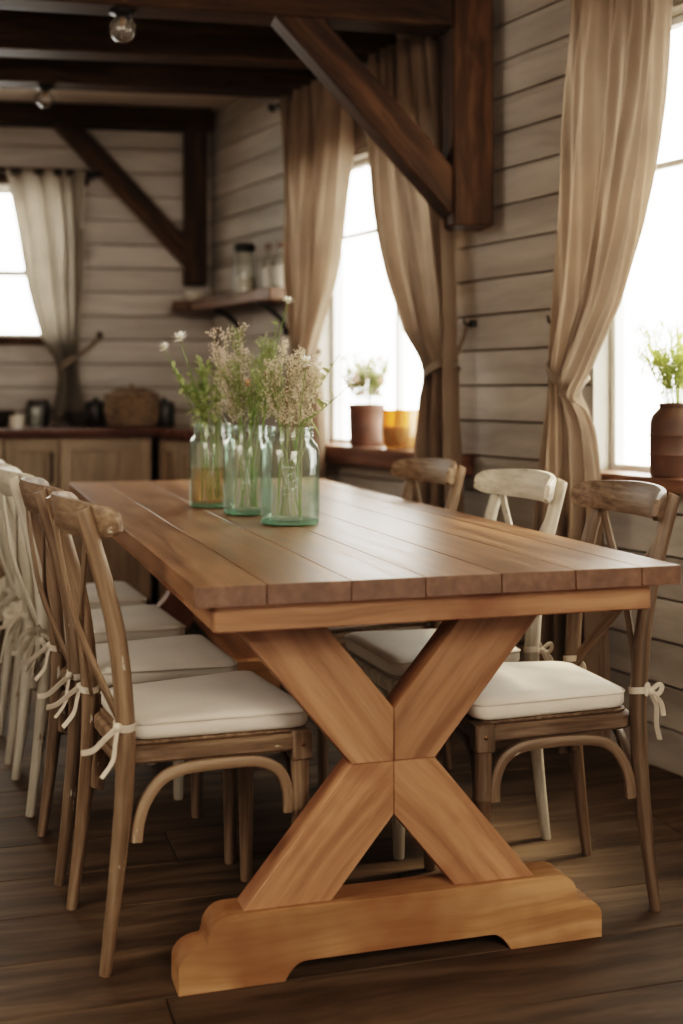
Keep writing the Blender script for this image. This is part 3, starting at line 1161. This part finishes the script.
stand('rose', J2, .004, (.055, -.055, .38), 'small rose-coloured flower at the right front of the middle jar', 'rose flowers in the middle jar', 1, .013)
# rear jar: leafy greens leaning left, pale flowers
for tx, tz, nn in ((-.095, .39, 3), (-.05, .38, 3), (-.02, .41, 2), (.03, .40, 2)):
    stand('leaf', J3, .014, (tx, 0, tz), 'leafy green stem standing in the farthest jar', 'leafy green stems in the farthest jar', nn, 18, .0018)
stand('white', J3, .002, (-.095, -.02, .485), 'cream flower leaning out at the upper left of the farthest jar', 'white flowers in the jars', 1, .028)
stand('white', J3, .002, (-.138, -.02, .455), 'cream flower farthest left of all the flowers', 'white flowers in the jars', 1, .021)
stand('pink', J3, .01, (.03, 0, .43), 'dusty pink plume standing in the farthest jar', 'dusty pink plumes in the farthest jar', 2)
stand('fern', J3, .012, (.005, 0, .43), 'feathery green stem standing in the farthest jar', 'feathery stems in the jars', 1)


# ------------------------------------------------------------------ curtains
def curtain(label, loc, rz, levels, y0, mat, folds, amp, band, hook, group='tied linen curtains', seed=0, sag=.08):
    t = thing('curtain', label, 'curtain', loc, rz, group)
    rs = random.Random(seed)
    zs = [l[0] for l in levels]
    ph = [rs.uniform(0, 6) for _ in range(4)]

    def lv(z, k):
        # smooth interpolation through the levels
        if z >= zs[0]:
            return levels[0][k]
        for i in range(len(zs) - 1):
            if zs[i] >= z >= zs[i + 1]:
                f = (zs[i] - z) / (zs[i] - zs[i + 1])
                p0 = levels[max(i - 1, 0)][k]
                p1, p2 = levels[i][k], levels[i + 1][k]
                p3 = levels[min(i + 2, len(zs) - 1)][k]
                return .5 * (2 * p1 + (p2 - p0) * f + (2 * p0 - 5 * p1 + 4 * p2 - p3) * f * f + (-p0 + 3 * p1 - 3 * p2 + p3) * f ** 3)
        return levels[-1][k]
    ztop, zbot = zs[0], zs[-1]

    def fn(u, v):
        z = ztop + (zbot - ztop) * v
        a, b = lv(z, 1), lv(z, 2)
        wdt = abs(b - a)
        top = max(0, 1 - (ztop - z) / .35)
        uw = u + .035 * math.sin(2 * PI * u * 1.3 + ph[0]) + .02 * math.sin(2 * PI * u * 2.9 + ph[3])
        uu = u + .02 * math.sin(2 * PI * u * 2 + ph[0] + z * 2.1) * (1 - top)
        x = a + (b - a) * uu
        A = amp * (.6 + .4 * min(1, wdt / .4))
        y = y0 + A * (.8 * math.sin(2 * PI * folds * uw) + .2 * math.sin(4 * PI * folds * uw + 1.1))
        y += (1 - top) * A * .42 * math.sin(2 * PI * folds * .43 * u + ph[2] + z * 1.1)
        y += (1 - top) * A * .22 * math.sin(2 * PI * folds * 2.3 * uw + ph[1] - z * 2.2)
        y += .0035 * math.sin(2 * PI * folds * 4.1 * u + 9 * z + ph[2]) * (1 - top)
        y = max(y, .012)
        zz = z - sag * u ** 2 * math.exp(-((z - band[0] - .07) / .12) ** 2)
        y += sag * .5 * u ** 2 * math.exp(-((z - band[0] - .07) / .12) ** 2)
        return Vector((x, y, zz))
    cl = MB().grid(fn, 220, 110).build('curtain_cloth', mat, t, ang=180)
    # tie band round the waist, running to the hook on the wall
    zb_, xa, xb = band
    cx, rx, ry = (xa + xb) / 2, abs(xb - xa) / 2 * .8, amp * 1.0 + .008
    hx, hz = hook
    lp = []
    for i in range(25):
        a = 2 * PI * i / 24
        x = cx + rx * math.cos(a)
        f = (x - cx) / rx * (1 if hx > cx else -1)
        lp.append((x, y0 + ry * math.sin(a), zb_ + .03 * f))
    MB().tube(lp, [(.003, .018)] * 25, sec=[(1, .9), (-1, .9), (-1, -.9), (1, -.9)], caps=False).build('tie_band', M['rope'], t)
    sgn = 1 if hx > cx else -1
    MB().tube(smooth_path([(cx + sgn * rx, y0, zb_ + .03), ((cx + sgn * rx + hx) / 2, y0 * .6, (zb_ + .03 + hz) / 2 - .012), (hx, .035, hz)], 10), [(.003, .012)] * 11,
              sec=[(1, .9), (-1, .9), (-1, -.9), (1, -.9)]).build('tie_cord', M['rope'], t)
    hk = thing('curtain_hook', 'small dark wall hook holding the tie of the ' + label.split(' curtain')[0] + ' curtain', 'hook', loc, rz, 'tie-back hooks')
    MB().tube(smooth_path([(hx, .0, hz + .01), (hx, .03, hz + .005), (hx, .045, hz + .01), (hx, .048, hz + .03)], 10), .005, 8).lathe([(0, -.012), (.014, -.012), (.014, .012), (0, .012)], 12, (hx, .006, hz + .01)).build('hook_arm', M['black'], hk)
    return t


def rod(label, loc, rz, x0, x1, y, z, ringx, brackets):
    t = thing('curtain_rod', label, 'curtain rod', loc, rz, 'dark curtain rods')
    MB().tube([(x0, y, z), (x1, y, z)], .009, 12, up=(0, 0, 1)).build('rod', M['black'], t)
    for x, s in ((x0, -1), (x1, 1)):
        pts = [(x + s * d, y, z) for d in (0, .004, .014, .026, .034)]
        MB().tube(pts, [.009, .015, .02, .015, .003], 12).build('finial', M['black'], t)
    for x in ringx:
        lp = [(x, y + .017 * math.cos(a), z - .003 + .019 * math.sin(a)) for a in [2 * PI * i / 16 for i in range(17)]]
        MB().tube(lp, .003, 6, up=(1, 0, 0), caps=False).build('ring', M['black'], t)
    for x in brackets:
        MB().beam((x, .0, z - .012), (x, y, z - .012), .014, .008).build('bracket', M['black'], t)
    return t


CY = .13
lev1 = [(2.40, .15, -.25), (2.229, .155, -.245), (2.059, .175, -.225), (1.862, .195, -.19), (1.576, .215, -.115), (1.373, .235, -.03), (1.25, .255, .065), (1.161, .265, .135), (1.106, .27, .135),
        (.985, .295, .092), (.833, .32, .068), (.5, .35, .05), (.09, .36, .04)]
curtain('taupe linen curtain tied back beside the nearest right-hand window', P0, RW, lev1, CY + .03, M['linen'], 5.6, .052, (1.15, .275, .14), (.441, 1.317), seed=3, sag=.11)
lev2 = [(2.40, 1.41, .985), (2.104, 1.383, .95), (1.804, 1.338, .885), (1.542, 1.26, .845), (1.321, 1.14, .84), (1.184, 1.01, .85), (1.071, 1.03, .84), (.895, 1.07, .825), (.5, 1.09, .815), (.09, 1.10, .81)]
curtain('taupe linen curtain on the near side of the middle window', P0, RW, lev2, CY + .01, M['linen'], 5.4, .05, (1.175, 1.01, .85), (.925, 1.335), seed=5, sag=.0)
lev3 = [(2.40, 2.2, 1.60), (2.08, 2.17, 1.648), (1.829, 2.15, 1.70), (1.576, 2.125, 1.77), (1.365, 2.085, 1.86), (1.271, 2.062, 1.90), (1.066, 2.101, 1.867), (.895, 2.121, 1.84), (.5, 2.13, 1.83), (.09, 2.13, 1.83)]
curtain('taupe linen curtain on the far side of the middle window', P0, RW, lev3, CY + .01, M['linen'], 5.4, .05, (1.27, 2.06, 1.90), (2.22, 1.40), seed=9)
levB = [(2.235, 1.05, .645), (2.179, 1.036, .653), (1.925, .987, .653), (1.619, .937, .663), (1.39, .878, .678), (1.253, .80, .69), (1.136, .79, .678), (1.0, .818, .648), (.955, .82, .645)]
curtain('grey linen curtain tied back at the small back-wall window', C0, RB, levB, .10, M['linen_grey'], 4.5, .032, (1.25, .79, .695), (.585, 1.385), seed=14, sag=0)
rod('dark curtain rod across the nearest right-hand window', P0, RW, -.80, .40, CY + .015, 2.385, [.15, .07, -.01, -.09, -.17], [.34, -.76])
rod('dark curtain rod across the middle window', P0, RW, .84, 2.32, CY + .005, 2.385, [1.36, 1.27, 1.18, 1.09, 1.0, 1.66, 1.76, 1.86, 1.96, 2.06, 2.16], [.88, 2.27])
rod('dark curtain rod above the back-wall window', C0, RB, .60, 2.12, .10, 2.222, [.70, .78, .86, .94, 1.02], [.62, 2.08])


# ------------------------------------------------------------------ window-board pots
def bushy(mb, n, h, r, lean, blade=(.05, .004), base_r=.03, rs=None, arch=.5):
    for i in range(n):
        a = rs.uniform(0, 2 * PI)
        q = rs.uniform(0, 1) ** .6
        b = Vector((base_r * q * math.cos(a), base_r * q * math.sin(a), 0))
        tip = Vector((r * q * math.cos(a) + lean[0], r * q * math.sin(a) + lean[1], h * rs.uniform(.55, 1)))
        mid = b.lerp(tip, .5) + Vector((0, 0, .12 * h))
        p = smooth_path([tuple(b), tuple(mid), tuple(tip)], 7)
        mb.tube(p, .0009, 4, caps=False)
        for k in range(16):
            f = rs.uniform(.25, 1)
            j = min(int(f * 7), 6)
            q0 = Vector(p[j]).lerp(Vector(p[j + 1]), f * 7 - j)
            d = Vector((rs.gauss(0, 1), rs.gauss(0, 1), rs.gauss(.6, .7))).normalized()
            mb.leaf(q0, d, rs.uniform(.5, 1.1) * blade[0], blade[1], .15)


rs = random.Random(8)
pp = wallp(-.098, .0, .8575)
t = thing('potted_plant', 'rusty brown crock of airy green foliage on the nearest window board', 'plant', pp, RW)
MB().lathe([(.001, 0), (.077, 0), (.080, .01), (.081, .06), (.083, .064), (.081, .068), (.081, .115), (.083, .119), (.081, .123), (.080, .158), (.074, .176), (.060, .192), (.054, .198), (.056, .207), (.052, .212), (.046, .21), (.046, .19), (.001, .185)], 36, wob=.008).build('pot', M['pot_brown'], t)
mb = MB()
bushy(mb, 90, .25, .14, (0, 0), (.05, .007), .035, rs)
o = mb.build('foliage', leafy('airy_leaf', (.46, .52, .2), (.66, .68, .34), .6), t)
o.location = (0, 0, .186)

pp = wallp(1.70, .005, .8765)
t = thing('flower_pot', 'brown stoneware pot of pink and white flowers on the middle window board', 'plant', pp, RW)
MB().lathe([(.001, 0), (.066, 0), (.070, .01), (.073, .09), (.074, .15), (.077, .155), (.077, .172), (.072, .175), (.066, .17), (.064, .15), (.001, .15)], 36, wob=.01).build('pot', M['pot_dark'], t)
mb = MB()
bushy(mb, 60, .22, .10, (0, 0), (.035, .010), .045, rs)
o = mb.build('foliage', M['leaf'], t)
o.location = (0, 0, .15)
fm, fm2 = MB(), MB()
for i in range(54):
    a = rs.uniform(0, 2 * PI)
    q = rs.uniform(0, 1) ** .5 * .105
    blossom(fm if i % 2 else fm2, (q * math.cos(a), q * math.sin(a), rs.uniform(.20, .37)), (rs.gauss(0, .8), rs.gauss(0, .8), 1), .024, 6)
fm.build('pink_blossoms', leafy('pale_pink_petal', (.82, .55, .48), (.9, .68, .6), .5), t)
fm2.build('white_blossoms', M['petal'], t)

pp = wallp(1.425, .005, .8765)
t = thing('glass_candle_jar', 'squat amber glass jar beside the brown flower pot on the middle window board', 'jar', pp, RW)
MB().lathe([(.001, 0), (.060, 0), (.070, .012), (.075, .05), (.075, .10), (.072, .14), (.073, .155), (.069, .155), (.068, .14), (.071, .10), (.071, .05), (.064, .014), (.001, .01)], 36).build('jar_body', M['amber_glass'], t)
MB().lathe([(.001, .012), (.064, .016), (.068, .05), (.068, .088), (.001, .09)], 28).build('candle_wax', plain('honey_wax', (.55, .34, .15), .5), t)

# ------------------------------------------------------------------ kitchen run
TOPZ = .925
# cabinets along the back wall (local frame of the back wall)


def cabinet(label, s0, s1, ndoor, handle_side):
    t = thing('base_cabinet', label, 'cabinet', backp(s0, 0, 0), RB, 'kitchen base cabinets')
    w = s1 - s0 - .002
    MB().box((0, .002, .09), (w, .555, TOPZ - .041), (0, 0, 1), .002).build('carcass', M['cabinet'], t)
    MB().box((.01, .02, 0), (w - .01, .50, .0895), (1, 0, 0), .002).build('plinth', M['dark_ceramic'], t)
    dw = w / ndoor
    for i in range(ndoor):
        a, b = i * dw + .004, (i + 1) * dw - .004
        z0, z1 = .11, TOPZ - .055
        m = MB()
        fr = .055
        m.box((a, .556, z0), (a + fr, .576, z1), (0, 0, 1), .002)
        m.box((b - fr, .556, z0), (b, .576, z1), (0, 0, 1), .002)
        m.box((a + fr, .556, z0), (b - fr, .576, z0 + fr), (1, 0, 0), .002)
        m.box((a + fr, .556, z1 - fr), (b - fr, .576, z1), (1, 0, 0), .002)
        m.box((a + fr, .556, z0 + fr), (b - fr, .566, z1 - fr), (0, 0, 1), .001)
        d = m.build('door', M['cabinet'], t)
        if handle_side:
            hs = handle_side if ndoor == 1 else (1 if i == 0 else -1)
            hx = b - .028 if hs > 0 else a + .028
            MB().tube(smooth_path([(hx, .576, z1 - .06), (hx, .60, z1 - .07), (hx, .602, z1 - .13), (hx, .60, z1 - .19), (hx, .576, z1 - .20)], 12), .0065, 8).build('handle', M['black'], d)


cabinet('plain pale oak base cabinet in the back corner, below the basket', .32, .755, 1, 0)
cabinet('pale oak base cabinet with a dark handle, below the back-wall curtain', .755, 1.01, 1, -1)
cabinet('pale oak base cabinet with a dark handle, at the left edge of the picture', 1.01, 1.50, 2, 1)
cabinet('pale oak base cabinet at the left end of the back counter', 1.50, 2.30, 2, 1)


def cab_right():
    t = thing('base_cabinet', 'pale oak base cabinet along the right-hand wall behind the glass jars', 'cabinet', P0, RW, 'kitchen base cabinets')
    MB().prism([(2.40, .002), (2.74, .002), (2.93, .445), (2.40, .445)], .09, TOPZ - .041, 'z', (0, 0, 1), .002).build('carcass', M['cabinet'], t)
    MB().box((2.42, .02, 0), (2.72, .40, .0895), (1, 0, 0), .002).build('plinth', M['dark_ceramic'], t)
    for a, b in ((2.405, 2.63), (2.638, 2.90)):
        m = MB()
        fr, z0, z1 = .055, .11, TOPZ - .055
        m.box((a, .446, z0), (a + fr, .466, z1), (0, 0, 1), .002)
        m.box((b - fr, .446, z0), (b, .466, z1), (0, 0, 1), .002)
        m.box((a + fr, .446, z0), (b - fr, .466, z0 + fr), (1, 0, 0), .002)
        m.box((a + fr, .446, z1 - fr), (b - fr, .466, z1), (1, 0, 0), .002)
        m.box((a + fr, .446, z0 + fr), (b - fr, .456, z1 - fr), (0, 0, 1), .001)
        m.build('door', M['cabinet'], t)


cab_right()
# one continuous L-shaped worktop
q = [wallp(2.38, .002), wallp(2.38, .486), None, backp(2.32, .60), backp(2.32, .002), backp(.003, .002)]
# inner corner of the L
a0, ad = wallp(2.38, .486), W
b0, bd = backp(0, .60), BX
den = ad.x * bd.y - ad.y * bd.x
tt = ((b0.x - a0.x) * bd.y - (b0.y - a0.y) * bd.x) / den
q[2] = a0 + ad * tt
q[5] = wallp(3.355, .003)
ct_ = MB().prism([(p.x - C0.x, p.y - C0.y) for p in q], TOPZ - .04, TOPZ, 'z', BX, .004)
tag(place(ct_.build('countertop', M['counter']), C0), 'dark reddish wooden worktop turning the kitchen corner', 'countertop')


def on_counter(s, y):
    return backp(s, y, TOPZ + .0005)


def pot(name, label, cat, loc, prof, mat, group=None, n=28):
    o = place(MB().lathe(prof, n).build(name, mat), loc)
    return tag(o, label, cat, group)


# woven basket
t = thing('wicker_basket', 'wide brown woven basket on the counter in the back corner', 'basket', on_counter(.415, .33), 0)
prof = []
for i in range(19):
    z = .005 + .15 * i / 18
    prof.append((.105 + .035 * math.sin(PI * (.15 + .62 * i / 18)) + (.003 if i % 2 else -.002), z))
MB().lathe([(.001, .0)] + prof + [(.12, .157), (.11, .15), (.09, .02), (.001, .012)], 40).build('basket_body', M['basket'], t)
MB().lathe([(.115, .150), (.133, .153), (.136, .161), (.124, .166), (.112, .160)], 40, closed=True).build('basket_rim', M['basket'], t)
lid = MB().lathe([(.122, .1665), (.10, .182), (.05, .195), (.012, .198), (.012, .212), (.001, .214)], 40).build('basket_lid', M['basket'], t)
# a row of dark stoneware at the wall
G = 'dark stoneware pots along the counter'
canister = [(.001, 0), (.05, 0), (.054, .006), (.055, .10), (.05, .112), (.052, .114), (.052, .122), (.02, .13), (.012, .136), (.014, .146), (.001, .148)]
bowl = [(.001, 0), (.035, 0), (.04, .006), (.075, .055), (.082, .082), (.078, .082), (.07, .056), (.036, .012), (.001, .01)]
pot('stoneware_canister', 'dark lidded canister on the counter, just left of the wicker basket', 'canister', on_counter(.60, .12), canister, M['dark_ceramic'], G)
pot('stoneware_canister', 'dark lidded canister on the counter to the right of the wicker basket', 'canister', on_counter(.255, .22), canister, M['dark_ceramic'], G)
pot('stoneware_bowl', 'dark bowl on the back counter between canister and curtain', 'bowl', on_counter(.68, .36), [(r * .8, z * .95) for r, z in bowl], M['dark_ceramic'], G)
pot('stoneware_bowl', 'dark bowl at the left edge of the back counter', 'bowl', on_counter(1.07, .25), bowl, M['dark_ceramic'], G)
pot('stoneware_crock', 'tall dark crock on the counter behind the hanging curtain end', 'crock', on_counter(.885, .16), [(.001, 0), (.048, 0), (.056, .02), (.06, .09), (.05, .125), (.055, .132), (.05, .135), (.044, .12), (.05, .08), (.001, .07)], M['dark_ceramic'], G)
t = thing('glass_tumbler', 'small pale glass tumbler on the back counter left of the curtain end', 'glass', on_counter(.875, .40), 0)
MB().lathe([(.001, 0), (.028, 0), (.031, .004), (.036, .10), (.033, .10), (.028, .01), (.001, .009)], 28).build('tumbler_body', M['clear_glass'], t)
pot('ceramic_cup', 'small cream cup standing at the left end of the back counter', 'cup', on_counter(.965, .42), [(.001, 0), (.025, 0), (.03, .006), (.036, .06), (.033, .06), (.027, .01), (.001, .008)], M['ceramic'])

# ------------------------------------------------------------------ corner shelf
t = thing('corner_shelf', 'thick brown wooden corner shelf on the shiplap wall', 'shelf', (0, 0, 0), 0)
SZ = 1.565
mb = MB()
mb.prism([(p.x, p.y) for p in (wallp(2.22, .002), wallp(2.22, .20), wallp(3.17, .20), wallp(3.33, .003))], SZ - .055, SZ, 'z', W, .004)
mb.build('shelf_board', M['shelf'], t)
ia = wallp(3.175, .203)
mb = MB()
mb.prism([(p.x, p.y) for p in (wallp(3.335, .003), ia, backp(.21, .22), backp(.21, .003), backp(.003, .003))], SZ - .05, SZ, 'z', BX, .004)
mb.build('shelf_board', M['shelf'], t)
for s in (2.45, 2.95):
    p = [wallp(s, .003, SZ - .2), wallp(s, .003, SZ - .057), wallp(s, .16, SZ - .057)]
    MB().tube([p[0], wallp(s, .03, SZ - .13), wallp(s, .10, SZ - .075), p[2]], [(.01, .01)] * 4, sec=RR).build('bracket', M['black'], t)
GS = 'jars and bottles on the corner shelf'
pz = SZ + .0005
p = wallp(2.74, .09, pz)
t = thing('clip_top_jar', 'tall clear glass jar with a dark lid on the corner shelf', 'jar', p, RW, GS)
MB().lathe([(.001, 0), (.052, 0), (.056, .006), (.056, .17), (.045, .195), (.045, .21), (.042, .21), (.042, .195), (.053, .168), (.053, .01), (.001, .008)], 32).build('jar_body', M['clear_glass'], t)
MB().lathe([(.001, .2105), (.05, .2105), (.053, .216), (.053, .24), (.045, .25), (.001, .252)], 32).build('jar_lid', M['black'], t)
MB().lathe([(.001, .010), (.050, .012), (.050, .085), (.001, .09)], 28).build('jar_contents', M['ceramic'], t)


def bottle(t_, label, h, r):
    b = thing('glass_bottle', label, 'bottle', wallp(t_, .09, pz), RW, GS)
    MB().lathe([(.001, 0), (r, 0), (r * 1.03, .005), (r * 1.03, h * .55), (r * .8, h * .66), (r * .38, h * .74), (r * .36, h * .9), (r * .34, h * .9), (.001, h * .9)], 24).build('bottle_body', M['clear_glass'], b)
    MB().lathe([(.001, h * .9005), (r * .45, h * .9005), (r * .45, h), (.001, h)], 16).build('stopper', M['pot_dark'], b)
    MB().lathe([(.001, .006), (r * .93, .006), (r * .93, h * .5), (.001, h * .5)], 20).build('bottle_contents', M['ceramic'], b)


bottle(2.47, 'glass bottle with a dark stopper standing next to the lidded jar on the shelf', .22, .03)
bottle(2.345, 'glass bottle nearest the window curtain on the corner shelf', .215, .033)
pot('glass_bowl', 'small pale bowl on the corner shelf below the dark post', 'bowl', backp(.10, .135, pz), [(r * .62, z * .6) for r, z in bowl], M['ceramic'], GS)

# ------------------------------------------------------------------ camera
cam = bpy.data.cameras.new('camera')
co = bpy.data.objects.new('camera', cam)
COL.objects.link(co)
co.location = (0, 0, 1.1)
co.rotation_euler = (PI / 2, 0, 0)
cam.sensor_fit = 'VERTICAL'
cam.sensor_height = 36
cam.sensor_width = 24
cam.lens = 1250 / 1024 * 36
cam.shift_y = -(512 - 392) / 1024
cam.clip_start = .05
cam.dof.use_dof = True
cam.dof.focus_distance = 2.72
cam.dof.aperture_fstop = 1.9
scene.camera = co

# ------------------------------------------------------------------ light
wd = bpy.data.worlds.new('world')
scene.world = wd
wd.use_nodes = True
bg = wd.node_tree.nodes['Background']
bg.inputs[0].default_value = (1.0, .965, .91, 1)
bg.inputs[1].default_value = 14.0


def area(name, loc, direction, sx, sy, power, col, portal=False):
    l = bpy.data.lights.new(name, 'AREA')
    l.shape = 'RECTANGLE'
    l.size, l.size_y = sx, sy
    l.energy = power
    l.color = col
    if portal:
        l.cycles.is_portal = True
    o = bpy.data.objects.new(name, l)
    COL.objects.link(o)
    o.location = loc
    o.rotation_euler = Vector(direction).to_track_quat('-Z', 'Z').to_euler()
    return o


for nm, op in (('window_light', WIN1), ('window_light', WIN2)):
    area(nm, wallp((op[0] + op[1]) / 2, -.2, (op[2] + op[3]) / 2), NW, op[1] - op[0] + .1, op[3] - op[2] + .1, 0, (1, 1, 1), True)
area('window_light', backp((WINB[0] + WINB[1]) / 2, -.2, (WINB[2] + WINB[3]) / 2), BN, WINB[1] - WINB[0] + .1, WINB[3] - WINB[2] + .1, 0, (1, 1, 1), True)

area('room_fill', (1.3, -.9, 2.25), Vector((.25, 2.8, .35)) - Vector((1.3, -.9, 2.25)), 1.6, 1.2, 76, (1, .86, .71))

area('side_fill', (-1.9, 1.2, 2.0), Vector((.7, 4.0, 1.1)) - Vector((-1.9, 1.2, 2.0)), 1.2, 1.2, 27, (1, .89, .76))

sun = bpy.data.lights.new('sun', 'SUN')
sun.energy = 5.0
sun.angle = math.radians(12)
sun.color = (1, .78, .54)
so = bpy.data.objects.new('sun', sun)
COL.objects.link(so)
so.rotation_euler = Vector((-.50, -.23, -.83)).to_track_quat('-Z', 'Y').to_euler()

scene.cycles.use_denoising = True
scene.cycles.max_bounces = 10
scene.cycles.transparent_max_bounces = 24
scene.cycles.sample_clamp_indirect = 6
scene.view_settings.view_transform = 'Filmic'
scene.view_settings.look = 'High Contrast'
scene.view_settings.exposure = 0.12
